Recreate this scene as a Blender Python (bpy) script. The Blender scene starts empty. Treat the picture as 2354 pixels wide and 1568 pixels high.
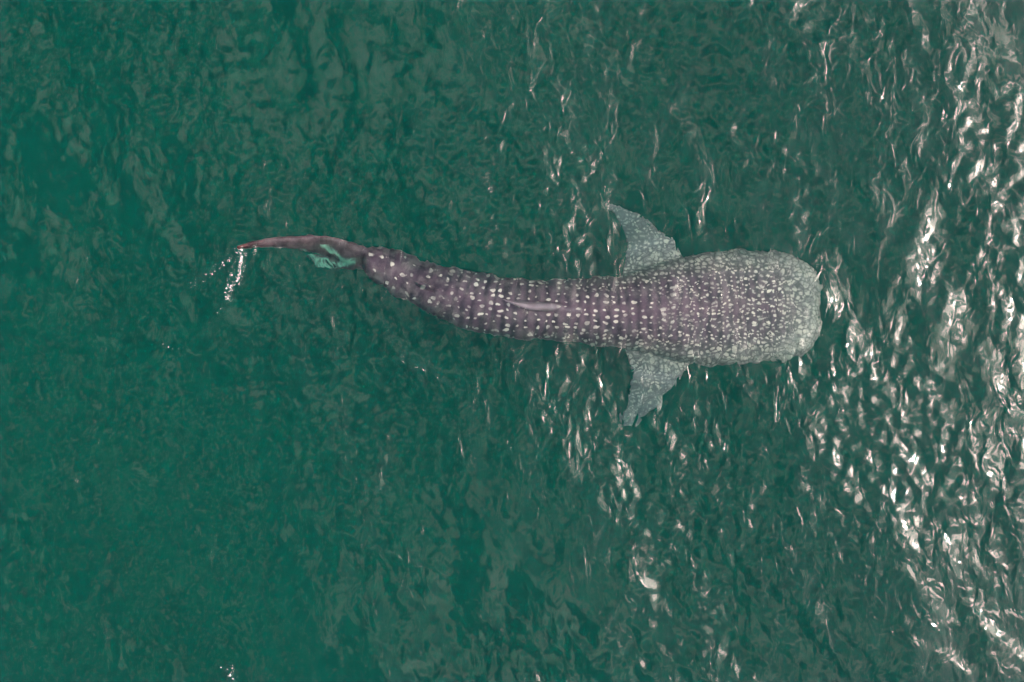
import bpy, bmesh, math, random
import numpy as np
from mathutils import Vector

random.seed(7)
rng = np.random.default_rng(11)
S = bpy.context.scene
COL = S.collection
R = math.radians

# ------------------------------------------------------------------ camera
CAM_H = 12.0
cam_d = bpy.data.cameras.new('camera')
cam = bpy.data.objects.new('camera', cam_d)
COL.objects.link(cam)
cam.location = (0, 0, CAM_H)
cam.rotation_euler = (0, 0, 0)
cam_d.sensor_width = 36
cam_d.lens = 36 * CAM_H / 10.24
cam_d.clip_end = 4000
S.camera = cam

# ------------------------------------------------------------------ sky, sun, exposure
SUN_EL, SUN_AZ = 50.0, 2.0          # azimuth measured from +X towards +Y
w = bpy.data.worlds.new('World'); S.world = w; w.use_nodes = True
nt = w.node_tree; nt.nodes.clear()
def wn(t, **k):
    n = nt.nodes.new(t)
    for a, b in k.items(): setattr(n, a, b)
    return n
out = wn('ShaderNodeOutputWorld'); bg = wn('ShaderNodeBackground')
sky = wn('ShaderNodeTexSky', sky_type='NISHITA', sun_disc=False, sun_elevation=R(SUN_EL),
         sun_rotation=R(90 - SUN_AZ), air_density=0.6, dust_density=2.6, ozone_density=1.0)
bg.inputs['Strength'].default_value = 0.12
# broken cloud over the whole dome: a layer at constant height, thinned by noise
tc = wn('ShaderNodeTexCoord'); sep = wn('ShaderNodeSeparateXYZ')
nt.links.new(tc.outputs['Generated'], sep.inputs[0])
zz = wn('ShaderNodeMath', operation='ADD'); zz.inputs[1].default_value = 0.12
nt.links.new(sep.outputs['Z'], zz.inputs[0])
zm = wn('ShaderNodeMath', operation='MAXIMUM'); zm.inputs[1].default_value = 0.05
nt.links.new(zz.outputs[0], zm.inputs[0])
dv = wn('ShaderNodeVectorMath', operation='DIVIDE')
cmb = wn('ShaderNodeCombineXYZ')
for i in range(3): nt.links.new(zm.outputs[0], cmb.inputs[i])
nt.links.new(tc.outputs['Generated'], dv.inputs[0]); nt.links.new(cmb.outputs[0], dv.inputs[1])
cn = wn('ShaderNodeTexNoise'); cn.inputs['Scale'].default_value = 4.6
cn.inputs['Detail'].default_value = 5; cn.inputs['Roughness'].default_value = 0.55
of = wn('ShaderNodeVectorMath', operation='ADD'); of.name = 'drift'; of.inputs[1].default_value = (7.7, 8.2, .2)
nt.links.new(dv.outputs[0], of.inputs[0]); nt.links.new(of.outputs[0], cn.inputs['Vector'])
cn2 = wn('ShaderNodeTexNoise'); cn2.inputs['Scale'].default_value = 7.0; cn2.inputs['Detail'].default_value = 4
nt.links.new(of.outputs[0], cn2.inputs['Vector'])
thick = wn('ShaderNodeMapRange'); thick.inputs[1].default_value = .3; thick.inputs[2].default_value = .7; thick.inputs[3].default_value = .45; thick.inputs[4].default_value = 1.2
nt.links.new(cn2.outputs['Fac'], thick.inputs[0])
cr = wn('ShaderNodeMapRange'); cr.inputs['From Min'].default_value = 0.512; cr.inputs['From Max'].default_value = 0.57
cr.interpolation_type = 'SMOOTHSTEP'
nt.links.new(cn.outputs['Fac'], cr.inputs['Value'])
bw = wn('ShaderNodeRGBToBW'); nt.links.new(sky.outputs[0], bw.inputs[0])
cc = wn('ShaderNodeVectorMath', operation='MULTIPLY_ADD'); cc.inputs[1].default_value = (1.15, 0.98, 0.86); cc.inputs[2].default_value = (5.2, 5.3, 5.2)
pw = wn('ShaderNodeMath', operation='POWER'); pw.inputs[1].default_value = 1.55   # cloud edges scatter sunlight forwards
nt.links.new(bw.outputs[0], pw.inputs[0]); nt.links.new(pw.outputs[0], cc.inputs[0])
cs = wn('ShaderNodeVectorMath', operation='SCALE'); nt.links.new(cc.outputs[0], cs.inputs[0]); nt.links.new(thick.outputs[0], cs.inputs['Scale'])
mx = wn('ShaderNodeMix', data_type='RGBA')
nt.links.new(cr.outputs[0], mx.inputs[0]); nt.links.new(sky.outputs[0], mx.inputs[6]); nt.links.new(cs.outputs[0], mx.inputs[7])
nt.links.new(mx.outputs[2], bg.inputs[0]); nt.links.new(bg.outputs[0], out.inputs[0])

sun_d = bpy.data.lights.new('sun', 'SUN'); sun_d.energy = 2.0; sun_d.angle = R(0.5); sun_d.color = (1, .93, .84)
sun = bpy.data.objects.new('sun', sun_d); COL.objects.link(sun)
sd = Vector((math.cos(R(SUN_EL))*math.cos(R(SUN_AZ)), math.cos(R(SUN_EL))*math.sin(R(SUN_AZ)), math.sin(R(SUN_EL))))
sun.rotation_euler = sd.to_track_quat('Z', 'Y').to_euler(); sun.location = sd * 40

S.view_settings.view_transform = 'Standard'; S.view_settings.look = 'None'
S.view_settings.gamma = 1; S.view_settings.use_curve_mapping = False
S.view_settings.exposure = 1.52
c = S.cycles
c.max_bounces = 10; c.diffuse_bounces = 2; c.glossy_bounces = 3; c.transmission_bounces = 8
c.volume_bounces = 1; c.transparent_max_bounces = 8
c.caustics_refractive = True; c.caustics_reflective = True; c.blur_glossy = 0.0
c.sample_clamp_indirect = 6; c.use_denoising = True
w.cycles.sampling_method = 'NONE'

# ------------------------------------------------------------------ helpers
def mesh_obj(name, verts, faces, mat=None, parent=None, smooth=True):
    me = bpy.data.meshes.new(name)
    me.from_pydata([tuple(v) for v in verts], [], faces); me.update()
    if smooth: me.polygons.foreach_set('use_smooth', [True]*len(me.polygons))
    if mat: me.materials.append(mat)
    o = bpy.data.objects.new(name, me); COL.objects.link(o)
    if parent: o.parent = parent
    return o

class NT:
    """tiny shorthand for shader graphs"""
    def __init__(self, mat):
        mat.use_nodes = True
        self.t = mat.node_tree; self.t.nodes.clear()
    def n(self, t, ins=None, **k):
        nd = self.t.nodes.new(t)
        for a, b in k.items(): setattr(nd, a, b)
        for i, v in (ins or {}).items():
            if isinstance(v, bpy.types.NodeSocket): self.t.links.new(v, nd.inputs[i])
            else: nd.inputs[i].default_value = v
        return nd
    def m(self, op, a, b=0.0, c=None):
        ins = {0: a, 1: b}
        if c is not None: ins[2] = c
        return self.n('ShaderNodeMath', ins, operation=op).outputs[0]
    def ramp(self, v, lo, hi, a=0.0, b=1.0, kind='SMOOTHSTEP'):
        return self.n('ShaderNodeMapRange', {0: v, 1: lo, 2: hi, 3: a, 4: b}, interpolation_type=kind).outputs[0]
    def mix(self, f, a, b):
        return self.n('ShaderNodeMix', {0: f, 6: a, 7: b}, data_type='RGBA').outputs[2]

# ------------------------------------------------------------------ water
def axis(half, step, far, grow):
    a = list(np.arange(0, half + step, step)); d = step
    while a[-1] < far:
        d *= grow; a.append(a[-1] + d)
    a = np.array(a); return np.concatenate([-a[:0:-1], a])
gx = axis(5.9, 0.016, 900, 1.28); gy = axis(4.1, 0.016, 900, 1.28)
GX, GY = np.meshgrid(gx, gy)
stepx = np.gradient(gx)[None, :]; stepy = np.gradient(gy)[:, None]
STEP = np.maximum(stepx, stepy)

def waves(X, Y, step):
    Z = np.zeros_like(X)
    def train(n, lmin, lmax, dirdeg, spread, slope):
        nonlocal Z
        for _ in range(n):
            lam = math.exp(rng.uniform(math.log(lmin), math.log(lmax)))
            th = R(dirdeg + rng.normal(0, spread)); k = 2*math.pi/lam
            ph = rng.uniform(0, 2*math.pi)
            amp = slope / k * rng.uniform(.6, 1.4) * math.sqrt(2.0/n)
            keep = np.clip((lam/4 - step)/(lam/8), 0, 1)
            Z += amp * keep * np.sin(k*(X*math.cos(th) + Y*math.sin(th)) + ph)
    train(10, 2.2, 5.5, 24, 16, .038)
    train(24, 0.9, 2.6, 24, 26, .040)
    train(40, 0.26, 0.75, 8, 40, .046)
    big = Z; Z = np.zeros_like(X)
    train(60, 0.10, 0.24, 5, 60, .062)
    puff = np.zeros_like(X)          # gusts: areas where the small ripples are stronger or nearly die away
    for _ in range(9):
        a = rng.uniform(0, math.pi); k = 2*math.pi/rng.uniform(1.3, 4.5)
        puff += np.sin(k*(X*math.cos(a)+Y*math.sin(a)) + rng.uniform(0, 6.28))
    Z = big + Z*np.clip(.8 + .26*puff, .25, 1.6)
    return Z
def spot_u(px, py): return ((px-1176.5)*10.24/2353, (784-py)*10.24/2353)
CRESTS = [([(858, 838), (915, 826), (965, 845), (1005, 868), (1040, 895)], .034, .05), ([(770, 30), (830, 38), (880, 36)], .014, .05),
          ([(440, 92), (475, 108), (500, 112)], .012, .05), ([(790, 1240), (850, 1262), (905, 1275), (960, 1300), (1010, 1308)], .014, .05),
          ([(480, 895), (515, 898), (545, 895)], .014, .04), ([(840, 105), (900, 125), (930, 130)], .012, .05), ([(405, 1515), (440, 1522), (480, 1545)], .014, .05),
          ([(560, 680), (600, 700), (650, 708)], .012, .05), ([(1810, 95), (1870, 100), (1930, 85)], .012, .05), ([(1080, 1400), (1130, 1440), (1180, 1470)], .012, .06), ([(1953, 735), (1941, 770), (1946, 802), (1962, 835)], .03, .035)]
def crest(X, Y):
    Z = np.zeros_like(X)
    for pts, h, wd in CRESTS:
        p = np.array([spot_u(*q) for q in pts])
        x0, y0 = p.min(0)-.5; x1, y1 = p.max(0)+.5
        ji = np.where((gx > x0) & (gx < x1))[0]; ii = np.where((gy > y0) & (gy < y1))[0]
        sub = np.ix_(ii, ji); x = X[sub]; y = Y[sub]
        tq = np.linspace(0, len(p)-1, 60); cxy = np.stack([np.interp(tq, range(len(p)), p[:, 0]), np.interp(tq, range(len(p)), p[:, 1])], -1)
        d2 = (x[..., None]-cxy[:, 0])**2 + (y[..., None]-cxy[:, 1])**2
        i = d2.argmin(-1); d = np.sqrt(d2.min(-1)); tt = i/59.0
        sgn = np.sign(y - cxy[i, 1]); env = np.sin(np.pi*np.clip(tt, .02, .98))**.5
        u = d/wd
        Z[sub] += h*env*np.exp(-u*np.where(sgn > 0, 1.6, .8))*(1+.35*np.sin(x*31)+.2*np.sin(x*77+y*40))
    return Z
GZ = waves(GX, GY, STEP) + crest(GX, GY)
# ripples thrown up where the tail tip cuts the surface
tx, ty = spot_u(550, 578)
rr = np.hypot(GX-tx, GY-ty)
GZ += np.where(rr < 1.5, .012*np.sin(rr*2*np.pi/.12)*np.exp(-rr/.2), 0)
ny, nx = GX.shape
verts = np.stack([GX, GY, GZ], -1).reshape(-1, 3)
idx = np.arange(nx*ny).reshape(ny, nx)
quads = np.stack([idx[:-1, :-1], idx[:-1, 1:], idx[1:, 1:], idx[1:, :-1]], -1).reshape(-1, 4)
DEPTH = 14.0
rim = np.concatenate([idx[0, :-1], idx[:-1, -1], idx[-1, :0:-1], idx[:0:-1, 0]])
low = verts[rim].copy(); low[:, 2] = -DEPTH
n0 = len(verts); m = len(rim)
verts = np.concatenate([verts, low])
k = np.arange(m); k2 = (k+1) % m
skirt = np.stack([rim[k], n0+k, n0+k2, rim[k2]], -1)
faces_all = np.concatenate([quads, skirt])
me = bpy.data.meshes.new('water')
loops = faces_all.reshape(-1)
nf = len(faces_all)
me.vertices.add(len(verts)); me.vertices.foreach_set('co', verts.astype(np.float32).ravel())
me.loops.add(len(loops) + m)
me.loops.foreach_set('vertex_index', np.concatenate([loops, n0 + k[::-1]]).astype(np.int32))
me.polygons.add(nf + 1)
me.polygons.foreach_set('loop_start', np.concatenate([np.arange(nf)*4, [nf*4]]).astype(np.int32))
me.polygons.foreach_set('loop_total', np.concatenate([np.full(nf, 4), [m]]).astype(np.int32))
me.update(calc_edges=True)
sm = np.ones(nf+1, bool); sm[len(quads):] = False
me.polygons.foreach_set('use_smooth', sm)

wm = bpy.data.materials.new('sea_water'); g = NT(wm)
tcw = g.n('ShaderNodeTexCoord').outputs['Object']
mp = g.n('ShaderNodeMapping', {0: tcw, 3: (1.35, .8, 1)}).outputs[0]
warp = g.n('ShaderNodeTexNoise', {'Vector': mp, 'Scale': 2.2, 'Detail': 2.0})
wv = g.n('ShaderNodeVectorMath', {0: warp.outputs['Color'], 1: (.35, .35, 0)}, operation='MULTIPLY').outputs[0]
wp = g.n('ShaderNodeVectorMath', {0: mp, 1: wv}, operation='ADD').outputs[0]
n1 = g.n('ShaderNodeTexNoise', {'Vector': wp, 'Scale': 6.5, 'Detail': 2.0, 'Roughness': .4, 'Distortion': .5}).outputs['Fac']
gate = g.ramp(g.n('ShaderNodeTexNoise', {'Vector': tcw, 'Scale': .55, 'Detail': 2.0}).outputs['Fac'], .3, .7, .35, 1.25)
hh = g.m('MULTIPLY', n1, gate)
chn = g.n('ShaderNodeTexNoise', {'Vector': tcw, 'Scale': 34.0, 'Detail': 2.0}).outputs['Fac']
hh = g.m('ADD', hh, g.m('MULTIPLY', g.m('MULTIPLY', chn, g.n('ShaderNodeAttribute', attribute_name='chop').outputs['Fac']), 2.6))
bump = g.n('ShaderNodeBump', {'Strength': 1.0, 'Distance': 0.018, 'Height': hh}).outputs[0]
gl = g.n('ShaderNodeBsdfGlossy', {'Color': (1, 1, 1, 1), 'Roughness': 0.03, 'Normal': bump})
rf = g.n('ShaderNodeBsdfRefraction', {'Color': (1, 1, 1, 1), 'Roughness': 0.0, 'IOR': 1.333, 'Normal': bump})
fr = g.n('ShaderNodeFresnel', {'IOR': 1.333, 'Normal': bump}).outputs[0]
mxs = g.n('ShaderNodeMixShader', {0: fr, 1: rf.outputs[0], 2: gl.outputs[0]})
va = g.n('ShaderNodeVolumeAbsorption', {'Color': (.58, .80, .755, 1), 'Density': 0.75})
vs = g.n('ShaderNodeVolumeScatter', {'Color': (.0, 1, .80, 1), 'Density': 0.031, 'Anisotropy': -0.4})
ad = g.n('ShaderNodeAddShader', {0: va.outputs[0], 1: vs.outputs[0]})
g.n('ShaderNodeOutputMaterial', {0: mxs.outputs[0], 1: ad.outputs[0]})
me.materials.append(wm)
# how choppy the little ripples are: the splash streaks behind the tail
chop = np.zeros(len(verts), np.float32)
for pts, wd, st in (([(556, 578), (552, 615), (546, 650)], .045, 1.0), ([(545, 582), (512, 605), (470, 635), (438, 656)], .05, .45), ([(540, 600), (532, 640), (522, 672), (520, 690)], .05, .6),
                    ([(520, 690), (495, 740), (470, 765)], .05, .25), ([(522, 1540), (528, 1560), (520, 1590)], .06, .7), ([(566, 575), (552, 580)], .07, .8)):
    p = np.array([spot_u(*q) for q in pts]); tq = np.linspace(0, len(p)-1, 30)
    for t in tq:
        qx = np.interp(t, range(len(p)), p[:, 0]); qy = np.interp(t, range(len(p)), p[:, 1])
        near = np.where((np.abs(verts[:, 0]-qx) < .3) & (np.abs(verts[:, 1]-qy) < .3))[0]
        dd = np.hypot(verts[near, 0]-qx, verts[near, 1]-qy)
        chop[near] = np.maximum(chop[near], st*np.exp(-(dd/wd)**2))
ca = me.attributes.new('chop', 'FLOAT', 'POINT'); ca.data.foreach_set('value', chop)
water = bpy.data.objects.new('water', me); COL.objects.link(water); water['kind'] = 'structure'

# seabed far below
sm_ = bpy.data.materials.new('sand'); g = NT(sm_)
sn = g.n('ShaderNodeTexNoise', {'Scale': .6, 'Detail': 5.0}).outputs['Fac']
sb = g.n('ShaderNodeBsdfDiffuse', {0: g.mix(sn, (.10, .09, .06, 1), (.22, .19, .13, 1))})
g.n('ShaderNodeOutputMaterial', {0: sb.outputs[0]})
q = 1600
bed = mesh_obj('seabed', [(-q, -q, -DEPTH-.05), (q, -q, -DEPTH-.05), (q, q, -DEPTH-.05), (-q, q, -DEPTH-.05)], [(0, 1, 2, 3)], sm_)
bed['kind'] = 'structure'

# ------------------------------------------------------------------ whale shark
# measurements were taken on a 2353 px wide view of the photo; U() gives metres at a depth below the surface
K = 10.24/2353
def U(px, py, depth):
    x = (px - 1176.5)*K; y = (784 - py)*K
    f = 1 + max(depth, 0)/(1.333*CAM_H)
    return x*f, y*f
def cr_interp(xs, ys, xq):
    xs = np.array(xs, float); ys = np.array(ys, float)
    d = np.zeros_like(ys); h = np.diff(xs); s = np.diff(ys)/h
    d[1:-1] = (s[:-1]*h[1:] + s[1:]*h[:-1])/(h[:-1]+h[1:]); d[0] = s[0]; d[-1] = s[-1]
    i = np.clip(np.searchsorted(xs, xq)-1, 0, len(xs)-2); t = (xq-xs[i])/h[i]
    return ((2*t**3-3*t**2+1)*ys[i] + (t**3-2*t**2+t)*h[i]*d[i] + (-2*t**3+3*t**2)*ys[i+1] + (t**3-t**2)*h[i]*d[i+1])

ST = [  # px, top edge, bottom edge, centre depth, half height
 (838, 584, 622, .48, .09), (842, 575, 630, .48, .15), (850, 570, 638, .48, .18), (870, 568, 652, .50, .20), (900, 571, 675, .54, .22), (940, 583, 694, .58, .25),
 (975, 598, 713, .60, .28), (1020, 611, 736, .62, .31), (1070, 619, 758, .64, .34), (1120, 629, 768, .66, .37),
 (1180, 637, 777, .68, .40), (1260, 642, 781, .70, .43), (1340, 642, 790, .72, .46), (1420, 634, 800, .75, .48),
 (1500, 612, 816, .80, .50), (1570, 590, 832, .85, .50), (1640, 578, 840, .90, .49), (1700, 573, 841, .94, .46),
 (1760, 577, 835, .98, .42), (1810, 586, 825, 1.0, .37), (1845, 602, 812, 1.02, .32), (1866, 620, 800, 1.03, .27),
 (1877, 642, 786, 1.04, .21), (1883, 668, 768, 1.04, .14), (1885, 690, 745, .98, .07)]
ST = np.array(ST, float)
xq = np.concatenate([np.linspace(838, 850, 10), np.linspace(854, 1860, 185), np.linspace(1862, 1885, 16)])
top = cr_interp(ST[:, 0], ST[:, 1], xq); bot = cr_interp(ST[:, 0], ST[:, 2], xq)
dep = cr_interp(ST[:, 0], ST[:, 3], xq); hh_ = cr_interp(ST[:, 0], ST[:, 4], xq)
N = 64
V, F = [], []
def add_loft(rings):
    """closed tube from rings of equal length"""
    base = len(V); n = len(rings[0])
    for r in rings: V.extend(r)
    for i in range(len(rings)-1):
        for j in range(n):
            a = base+i*n+j; b = base+i*n+(j+1) % n
            F.append((a, b, b+n, a+n))
    F.append(tuple(base+j for j in range(n))[::-1])
    F.append(tuple(base+(len(rings)-1)*n+j for j in range(n)))
rings = []
for X, t, b, d, h in zip(xq, top, bot, dep, hh_):
    x0, y0 = U(X, t, d); x1, y1 = U(X, b, d)
    cy = (y0+y1)/2; hw = (y0-y1)/2
    headf = np.clip((X-1350)/350, 0, 1)
    ring = []
    for j in range(N):
        a = 2*math.pi*j/N
        ca, sa = math.cos(a), math.sin(a)
        e = 1.0 - .22*headf       # flatter, squarer head
        px_ = math.copysign(abs(ca)**e, ca); pz_ = math.copysign(abs(sa)**(e if sa < 0 else 1.0), sa)
        # lengthwise ridges along the flanks and back
        rd = 0.018*headf**.5*sum(math.exp(-((a-q0)/.09)**2) for q0 in (.55, .95, math.pi-.55, math.pi-.95))
        rd += .02*math.exp(-((a-math.pi/2)/.10)**2)
        ring.append((x0, cy + hw*px_*(1), -d + h*pz_*(1+rd/ .4)*(.92 if sa < 0 else 1)))
    rings.append(ring)
add_loft(rings)

def add_fin(sta, n=20):
    """sta: list of (pxA, pyA, depthA, pxB, pyB, depthB, thickness): chord ends of each section, root to tip"""
    sta = np.array(sta, float)
    t = np.linspace(0, len(sta)-1, (len(sta)-1)*8+1)
    cols = [cr_interp(np.arange(len(sta)), sta[:, i], t) for i in range(7)]
    rs = []
    for ax, ay, ad_, bx, by, bd, th in zip(*cols):
        xa, ya = U(ax, ay, ad_); xb, yb = U(bx, by, bd)
        A = Vector((xa, ya, -ad_)); B = Vector((xb, yb, -bd)); C = B - A
        rs.append((A, B, max(th, .004)))
    rings = []
    for i, (A, B, th) in enumerate(rs):
        a2 = rs[min(i+1, len(rs)-1)]; a1 = rs[max(i-1, 0)]
        span = ((a2[0]+a2[1])-(a1[0]+a1[1])); ch = (B-A)
        nrm = span.cross(ch); nrm = nrm.normalized() if nrm.length > 1e-9 else Vector((0, 0, 1))
        ring = []
        for j in range(n):
            a = 2*math.pi*j/n
            u = .5 - .5*math.cos(a)
            yt = (2.2*math.sqrt(max(u, 0))*(1-u)**.9)*(1 if math.sin(a) >= 0 else -1)*th*.55
            if j in (0,): yt = 0
            p = A + ch*u + nrm*yt
            ring.append(tuple(p))
        rings.append(ring)
    add_loft(rings)

# pectoral fins (leading edge A, trailing edge B)
add_fin([(1590, 640, .80, 1415, 668, .80, .16), (1574, 596, .88, 1424, 632, .86, .13), (1554, 561, .95, 1432, 598, .94, .11), (1530, 539, 1.0, 1436, 572, 1.0, .10),
         (1497, 513, 1.16, 1433, 545, 1.16, .08), (1462, 488, 1.30, 1424, 518, 1.30, .07), (1428, 474, 1.42, 1402, 492, 1.42, .06), (1388, 465, 1.52, 1378, 474, 1.52, .045)])
add_fin([(1595, 790, .80, 1420, 775, .80, .16), (1588, 832, .88, 1432, 806, .86, .13), (1574, 856, .95, 1444, 834, .94, .11), (1556, 880, 1.0, 1453, 866, 1.0, .10),
         (1532, 908, 1.16, 1454, 898, 1.16, .08), (1508, 935, 1.30, 1444, 928, 1.30, .07), (1478, 962, 1.42, 1432, 950, 1.42, .06), (1434, 976, 1.52, 1422, 966, 1.52, .045)])
# first dorsal fin, leaning, trailing tip free
add_fin([(1300, 703, .26, 1192, 710, .34, .09), (1266, 705, .18, 1182, 701, .22, .085), (1232, 709, .11, 1172, 694, .15, .07), (1196, 700, .07, 1160, 692, .08, .03), (1166, 692, .04, 1150, 686, .05, .02)])
# second dorsal fin
add_fin([(1010, 668, .30, 960, 652, .34, .05), (992, 660, .24, 952, 648, .26, .04), (972, 651, .20, 946, 644, .21, .025)])
# caudal fin: upper lobe sweeping up to the surface, lower lobe sinking behind the stalk
add_fin([(868, 582, .40, 868, 620, .56, .12), (838, 570, .34, 838, 612, .60, .11), (805, 559, .30, 805, 606, .64, .10), (770, 548, .25, 775, 600, .70, .085), (735, 544, .20, 738, 588, .60, .075),
         (700, 545, .15, 700, 576, .42, .09), (660, 547, .10, 660, 571, .30, .08), (620, 550, .05, 620, 569, .20, .07), (585, 556, .01, 585, 570, .12, .055), (546, 568, -.04, 546, 574, .03, .035)])
add_fin([(845, 618, .58, 800, 580, .56, .11), (825, 621, .72, 775, 582, .70, .08), (795, 620, .84, 748, 584, .82, .065), (762, 615, .94, 728, 586, .92, .055), (735, 607, 1.0, 716, 586, .98, .045), (714, 596, 1.06, 708, 585, 1.04, .035)])

raw = mesh_obj('raw', V, F)
bm = bmesh.new(); bm.from_mesh(raw.data); bmesh.ops.recalc_face_normals(bm, faces=bm.faces); bm.to_mesh(raw.data); bm.free()
md = raw.modifiers.new('r', 'REMESH'); md.mode = 'VOXEL'; md.voxel_size = 0.013
ms = raw.modifiers.new('s', 'SMOOTH'); ms.iterations = 4; ms.factor = .5
dg = bpy.context.evaluated_depsgraph_get()
sme = bpy.data.meshes.new_from_object(raw.evaluated_get(dg))
bpy.data.objects.remove(raw)
sme.name = 'whale_shark'
sme.polygons.foreach_set('use_smooth', [True]*len(sme.polygons))
co = np.empty(len(sme.vertices)*3, np.float32); sme.vertices.foreach_get('co', co); co = co.reshape(-1, 3)
# body coordinates: distance along the spine, sideways distance
cl = np.array([((U(X, (t+b)/2, d))) for X, t, b, d in zip(xq, top, bot, dep)])
cl = cl[cl[:, 0] < cl[-1, 0]-.0]
ext = np.array([U(px, py, .3) for px, py in ((548, 571), (585, 562), (620, 558), (660, 557), (700, 560), (740, 566), (775, 576), (805, 586))])
cl = np.concatenate([ext, cl])
seg = np.linalg.norm(np.diff(cl, axis=0), axis=1); arc = np.concatenate([[0], np.cumsum(seg)])
tan = np.gradient(cl, axis=0); tan /= np.linalg.norm(tan, axis=1)[:, None]
# smooth the tangents so the bars do not kink
ker = np.ones(15)/15
for i in range(2): tan[:, i] = np.convolve(np.pad(tan[:, i], 7, mode='edge'), ker, mode='valid')
body = np.zeros((len(co), 3), np.float32)
for s0 in range(0, len(co), 20000):
    p = co[s0:s0+20000, :2]
    d2 = ((p[:, None, :]-cl[None])**2).sum(-1); i = d2.argmin(1)
    dvv = p - cl[i]; t_ = tan[i]
    body[s0:s0+20000, 0] = arc[i] + (dvv*t_).sum(1)
    body[s0:s0+20000, 1] = dvv[:, 1]*t_[:, 0]-dvv[:, 0]*t_[:, 1]
body[:, 2] = co[:, 2]
at = sme.attributes.new('body', 'FLOAT_VECTOR', 'POINT'); at.data.foreach_set('vector', body.ravel())
# pattern density: 0 open rows on the back, 1 packed small spots on head, flanks and fins
hwv = np.interp(co[:, 0], [U(X, 0, .8)[0] for X in xq], (bot-top)/2*K)
L = arc[-1]
hd = np.clip((body[:, 0]-(L-2.3))/1.5, 0, 1)
side = np.clip((np.abs(body[:, 1])/np.maximum(hwv, .1) - .45)/.6, 0, 1.3)
front = np.clip((body[:, 0]-(L-.52))/.48, 0, 1)
fins = np.clip((np.abs(body[:, 1])-hwv-.02)/.25, 0, 1)*(body[:, 0] > 2.6)
den = np.clip(hd*.30 + side*.62*np.clip((body[:, 0]-2.9)/1.2, 0, 1) + front*.75 - .5*fins, 0, 1)
a2 = sme.attributes.new('packing', 'FLOAT', 'POINT'); a2.data.foreach_set('value', den.astype(np.float32))
tailf = np.clip((1.38-body[:, 0])/.14, 0, 1)

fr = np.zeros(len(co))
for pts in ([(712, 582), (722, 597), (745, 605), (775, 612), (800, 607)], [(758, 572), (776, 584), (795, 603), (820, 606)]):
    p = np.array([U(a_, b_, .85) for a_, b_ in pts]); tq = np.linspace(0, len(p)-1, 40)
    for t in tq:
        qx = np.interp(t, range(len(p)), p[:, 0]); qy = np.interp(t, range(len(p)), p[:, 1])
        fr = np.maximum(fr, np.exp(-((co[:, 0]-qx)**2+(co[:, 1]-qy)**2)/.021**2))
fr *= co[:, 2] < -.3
fin1 = np.clip((co[:, 2]+.26)/.06, 0, 1)*(co[:, 0] > -.5)*(co[:, 0] < .7)
tip = np.clip((.42-body[:, 0])/.3, 0, 1)
a5 = sme.attributes.new('dorsal', 'FLOAT', 'POINT'); a5.data.foreach_set('value', fin1.astype(np.float32))
a6 = sme.attributes.new('tip', 'FLOAT', 'POINT'); a6.data.foreach_set('value', tip.astype(np.float32))
a7 = sme.attributes.new('fin', 'FLOAT', 'POINT'); a7.data.foreach_set('value', fins.astype(np.float32))
a4 = sme.attributes.new('lobe_edge', 'FLOAT', 'POINT'); a4.data.foreach_set('value', fr.astype(np.float32))
a3 = sme.attributes.new('tail', 'FLOAT', 'POINT'); a3.data.foreach_set('value', tailf.astype(np.float32))

skm = bpy.data.materials.new('shark_skin'); g = NT(skm)
at = g.n('ShaderNodeAttribute', attribute_name='body').outputs['Vector']
pk = g.n('ShaderNodeAttribute', attribute_name='packing').outputs['Fac']
tl = g.n('ShaderNodeAttribute', attribute_name='tail').outputs['Fac']
sx = g.n('ShaderNodeSeparateXYZ', {0: at})
s_, w_ = sx.outputs[0], sx.outputs[1]
flat = g.n('ShaderNodeCombineXYZ', {0: s_, 1: w_, 2: 0.0}).outputs[0]
wob = g.n('ShaderNodeTexNoise', {'Vector': flat, 'Scale': 3.0, 'Detail': 2.0}).outputs['Color']
wob = g.n('ShaderNodeVectorMath', {0: wob, 1: (.5, .5, .5)}, operation='SUBTRACT').outputs[0]
wob = g.n('ShaderNodeVectorMath', {0: wob, 1: (.06, .05, 0)}, operation='MULTIPLY').outputs[0]
fl = g.n('ShaderNodeVectorMath', {0: flat, 1: wob}, operation='ADD').outputs[0]
wo2 = g.n('ShaderNodeTexNoise', {'Vector': flat, 'Scale': 13.0, 'Detail': 2.0}).outputs['Color']
wo2 = g.n('ShaderNodeVectorMath', {0: wo2, 1: (.5, .5, .5)}, operation='SUBTRACT').outputs[0]
wo2 = g.n('ShaderNodeVectorMath', {0: wo2, 1: (.055, .055, 0)}, operation='MULTIPLY').outputs[0]
fl = g.n('ShaderNodeVectorMath', {0: fl, 1: wo2}, operation='ADD').outputs[0]
# rows of spots on the back
vA = g.n('ShaderNodeTexVoronoi', {'Vector': g.n('ShaderNodeMapping', {0: fl, 3: (1/.098, 1/.068, 1)}).outputs[0], 'Scale': 1.0, 'Randomness': .5}, feature='F1', voronoi_dimensions='2D')
rndA = g.n('ShaderNodeSeparateColor', {0: vA.outputs['Color']}).outputs[0]
rA = g.ramp(rndA, 0, 1, .10, .27, 'LINEAR')
dA = g.m('SUBTRACT', rA, vA.outputs['Distance'])
mA = g.ramp(dA, -.03, .05)
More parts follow.
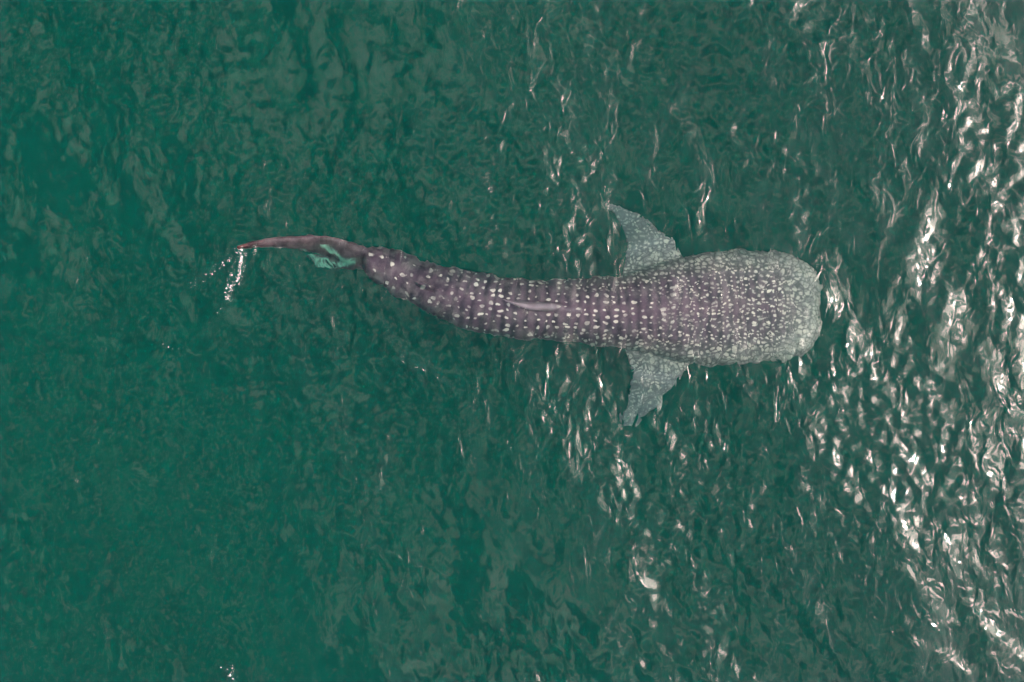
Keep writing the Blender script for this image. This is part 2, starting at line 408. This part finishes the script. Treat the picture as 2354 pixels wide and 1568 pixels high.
# fewer, looser spots towards the tail
vC = g.n('ShaderNodeTexVoronoi', {'Vector': g.n('ShaderNodeMapping', {0: fl, 3: (1/.125, 1/.10, 1)}).outputs[0], 'Scale': 1.0, 'Randomness': .95}, feature='F1', voronoi_dimensions='2D')
rC = g.ramp(g.n('ShaderNodeSeparateColor', {0: vC.outputs['Color']}).outputs[0], .1, 1, .04, .22, 'LINEAR')
mC = g.ramp(g.m('SUBTRACT', rC, vC.outputs['Distance']), -.04, .07)
rear = g.ramp(g.m('ADD', s_, g.m('MULTIPLY', g.n('ShaderNodeTexNoise', {'Vector': flat, 'Scale': 2.5, 'Detail': 2.0}).outputs['Fac'], .5)), 2.3, 2.8, 1, 0)
mA = g.n('ShaderNodeMix', {0: rear, 2: mA, 3: mC}).outputs[0]
# packed spots on the head
mB_ = g.n('ShaderNodeMapping', {0: fl, 3: (1/.056, 1/.043, 1)}).outputs[0]
vB = g.n('ShaderNodeTexVoronoi', {'Vector': mB_, 'Scale': 1.0, 'Randomness': .85}, feature='F1', voronoi_dimensions='2D')
rB0 = g.ramp(pk, 0, 1, .16, .40, 'LINEAR')
rB0 = g.m('MULTIPLY', rB0, .92)
rndB = g.n('ShaderNodeSeparateColor', {0: vB.outputs['Color']}).outputs[0]
rB = g.m('MULTIPLY', rB0, g.ramp(rndB, 0, 1, .65, 1.25, 'LINEAR'))
mB = g.ramp(g.m('SUBTRACT', rB, vB.outputs['Distance']), -.09, .05)
eB = g.n('ShaderNodeTexVoronoi', {'Vector': mB_, 'Scale': 1.0, 'Randomness': .85}, feature='DISTANCE_TO_EDGE', voronoi_dimensions='2D').outputs['Distance']
net = g.m('MULTIPLY', g.ramp(eB, .03, .15, 1, 0), g.ramp(pk, .2, .6, 0, .7))
# the net of dark lines round the palest cells
selB = g.ramp(pk, .06, .22)
spot = g.n('ShaderNodeMix', {0: selB, 2: mA, 3: mB}).outputs[0]
spot = g.m('MULTIPLY', spot, g.ramp(tl, 0, .8, 1, 0))
# bars across the back
bars = g.n('ShaderNodeTexWave', {'Vector': g.n('ShaderNodeMapping', {0: fl, 3: (1, .12, 1)}).outputs[0], 'Scale': 1/.105/20*6.2832*.5*2, 'Distortion': 1.6, 'Detail': 2.0, 'Detail Scale': 1.5}, wave_type='BANDS', bands_direction='X').outputs['Fac']
mott = g.n('ShaderNodeTexNoise', {'Vector': flat, 'Scale': 5.0, 'Detail': 5.0, 'Roughness': .6}).outputs['Fac']
dark = g.mix(g.ramp(mott, .3, .7), (.018, .013, .026, 1), (.105, .058, .088, 1))
barc = g.mix(bars, (.020, .017, .028, 1), (.15, .09, .122, 1))
soft = g.n('ShaderNodeTexNoise', {'Vector': flat, 'Scale': 7.0, 'Detail': 4.0, 'Roughness': .65}).outputs['Fac']
dark = g.mix(g.ramp(soft, .42, .66), dark, (.22, .175, .18, 1))
base = g.mix(g.ramp(rear, 0, 1, .60, .25), dark, barc)
ridge = g.ramp(g.m('ABSOLUTE', w_), 0.0, .16, .55, 0)
base = g.mix(g.m('MULTIPLY', ridge, mott), base, (.16, .075, .115, 1))
base = g.mix(tl, base, g.mix(g.ramp(mott, .3, .7), (.045, .028, .034, 1), (.18, .125, .135, 1)))
pale = g.n('ShaderNodeMix', {0: g.ramp(pk, .18, 1.05, 0, 1), 2: 0.0, 3: .95}).outputs[0]
base = g.mix(pale, base, g.mix(mott, (.27, .25, .235, 1), (.50, .47, .42, 1)))
fing = g.n('ShaderNodeAttribute', attribute_name='fin').outputs['Fac']
base = g.mix(g.m('MULTIPLY', fing, .75), base, g.mix(mott, (.24, .225, .235, 1), (.46, .44, .43, 1)))
base = g.mix(g.m('MULTIPLY', net, .75), base, (.045, .04, .045, 1))
spot = g.m('MULTIPLY', spot, g.ramp(pk, .3, 1, .95, .6))
vary = g.n('ShaderNodeTexNoise', {'Vector': flat, 'Scale': 11.0, 'Detail': 1.0}).outputs['Fac']
spot = g.m('MULTIPLY', spot, g.ramp(vary, .35, .6, .45, 1))
base = g.mix(g.n('ShaderNodeAttribute', attribute_name='tip').outputs['Fac'], base, (.045, .014, .014, 1))
dfin = g.n('ShaderNodeAttribute', attribute_name='dorsal').outputs['Fac']
base = g.mix(dfin, base, g.mix(mott, (.13, .09, .11, 1), (.46, .38, .41, 1)))
spot = g.m('MULTIPLY', spot, g.m('SUBTRACT', 1, dfin))
col = g.mix(spot, base, (.80, .71, .60, 1))
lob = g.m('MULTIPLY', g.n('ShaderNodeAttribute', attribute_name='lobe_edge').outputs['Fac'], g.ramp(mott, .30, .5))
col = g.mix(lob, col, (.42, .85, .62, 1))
# pale belly
geo = g.n('ShaderNodeNewGeometry')
nz = g.n('ShaderNodeSeparateXYZ', {0: geo.outputs['Normal']}).outputs[2]
col = g.mix(g.ramp(nz, -.2, .22, 1, 0), col, (.72, .74, .68, 1))
pr = g.n('ShaderNodeBsdfPrincipled', {'Base Color': col, 'Roughness': .55, 'IOR': 1.36,
     'Normal': g.n('ShaderNodeBump', {'Strength': .4, 'Distance': .008, 'Height': mott}).outputs[0]})
g.n('ShaderNodeOutputMaterial', {0: pr.outputs[0]})
sme.materials.clear(); sme.materials.append(skm)
shark = bpy.data.objects.new('whale_shark', sme); COL.objects.link(shark)
shark['label'] = 'white spotted grey whale shark swimming just under the green water, tail tip breaking the surface'
shark['category'] = 'whale shark'

for sy in (1, -1):   # small eyes low on the sides of the head
    px_, py_ = U(1838, 596 if sy > 0 else 818, 1.03)
    bm = bmesh.new(); bmesh.ops.create_uvsphere(bm, u_segments=16, v_segments=10, radius=.022)
    em = bpy.data.meshes.new('eye'); bm.to_mesh(em); bm.free(); em.polygons.foreach_set('use_smooth', [True]*len(em.polygons))
    eo = bpy.data.objects.new('eye', em); COL.objects.link(eo); eo.parent = shark; eo.location = (px_, py_ - sy*.010, -1.05)
    if sy > 0:
        eye_m = bpy.data.materials.new('eye_dark'); g = NT(eye_m)
        g.n('ShaderNodeOutputMaterial', {0: g.n('ShaderNodeBsdfPrincipled', {'Base Color': (.01, .01, .012, 1), 'Roughness': .2}).outputs[0]})
    em.materials.append(eye_m)

# ------------------------------------------------------------------ tail-tip splash and sun glints on the ripples, both built as white specks
def water_z(x, y):
    j = int(np.clip(np.searchsorted(gx, x), 1, len(gx)-1)); i = int(np.clip(np.searchsorted(gy, y), 1, len(gy)-1))
    return float(max(GZ[i, j], GZ[i-1, j], GZ[i, j-1], GZ[i-1, j-1]))
def foam_glints(paths, seed):
    rr_ = random.Random(seed); bm = bmesh.new()
    for pts, n, sprd, size in paths:
        p = np.array([spot_u(*q) for q in pts])
        for _ in range(n):
            t = rr_.uniform(0, len(p)-1); x = np.interp(t, range(len(p)), p[:, 0]) + rr_.gauss(0, sprd); y = np.interp(t, range(len(p)), p[:, 1]) + rr_.gauss(0, sprd*1.3)
            rad = size*rr_.lognormvariate(0, .45)
            v = bmesh.ops.create_icosphere(bm, subdivisions=1, radius=rad)['verts']
            ax, ay = rr_.uniform(.7, 1.5), rr_.uniform(.7, 1.7)
            zc = water_z(x, y)
            for q in v: q.co = Vector((q.co.x*ax + x, q.co.y*ay + y, q.co.z*.6 + zc + rad*.1))
    me_ = bpy.data.meshes.new('splash_glints'); bm.to_mesh(me_); bm.free(); me_.polygons.foreach_set('use_smooth', [True]*len(me_.polygons))
    return me_
fm = bpy.data.materials.new('foam_glints'); g = NT(fm)
g.n('ShaderNodeOutputMaterial', {0: g.n('ShaderNodeBsdfPrincipled', {'Base Color': (.80, .80, .76, 1), 'Roughness': .25, 'Subsurface Weight': .0}).outputs[0]})
me_ = foam_glints([([(560, 574), (552, 590)], 45, .020, .0022), ([(556, 590), (551, 620), (547, 648)], 110, .010, .0024), ([(545, 582), (512, 605), (490, 622)], 22, .016, .0019),
            ([(490, 622), (438, 656)], 14, .025, .0022), ([(532, 620), (524, 650)], 12, .018, .0024), ([(533, 655), (520, 690)], 22, .02, .0026), ([(520, 690), (490, 745), (376, 812)], 8, .03, .0028),
            ([(540, 650), (528, 668)], 18, .02, .0024), ([(1943, 790), (1944, 797)], 10, .008, .0040), ([(520, 1540), (530, 1560)], 12, .03, .003)], 5)  # specks ahead of the snout are white blobs added for a wave glint
me_.materials.append(fm)
fo = bpy.data.objects.new('splash_glints', me_); COL.objects.link(fo); fo['kind'] = 'stuff'
fo['label'] = 'thin white streak of splash droplets and specks standing for sun glints, behind the tail tip and ahead of the snout'; fo['category'] = 'foam_glints'
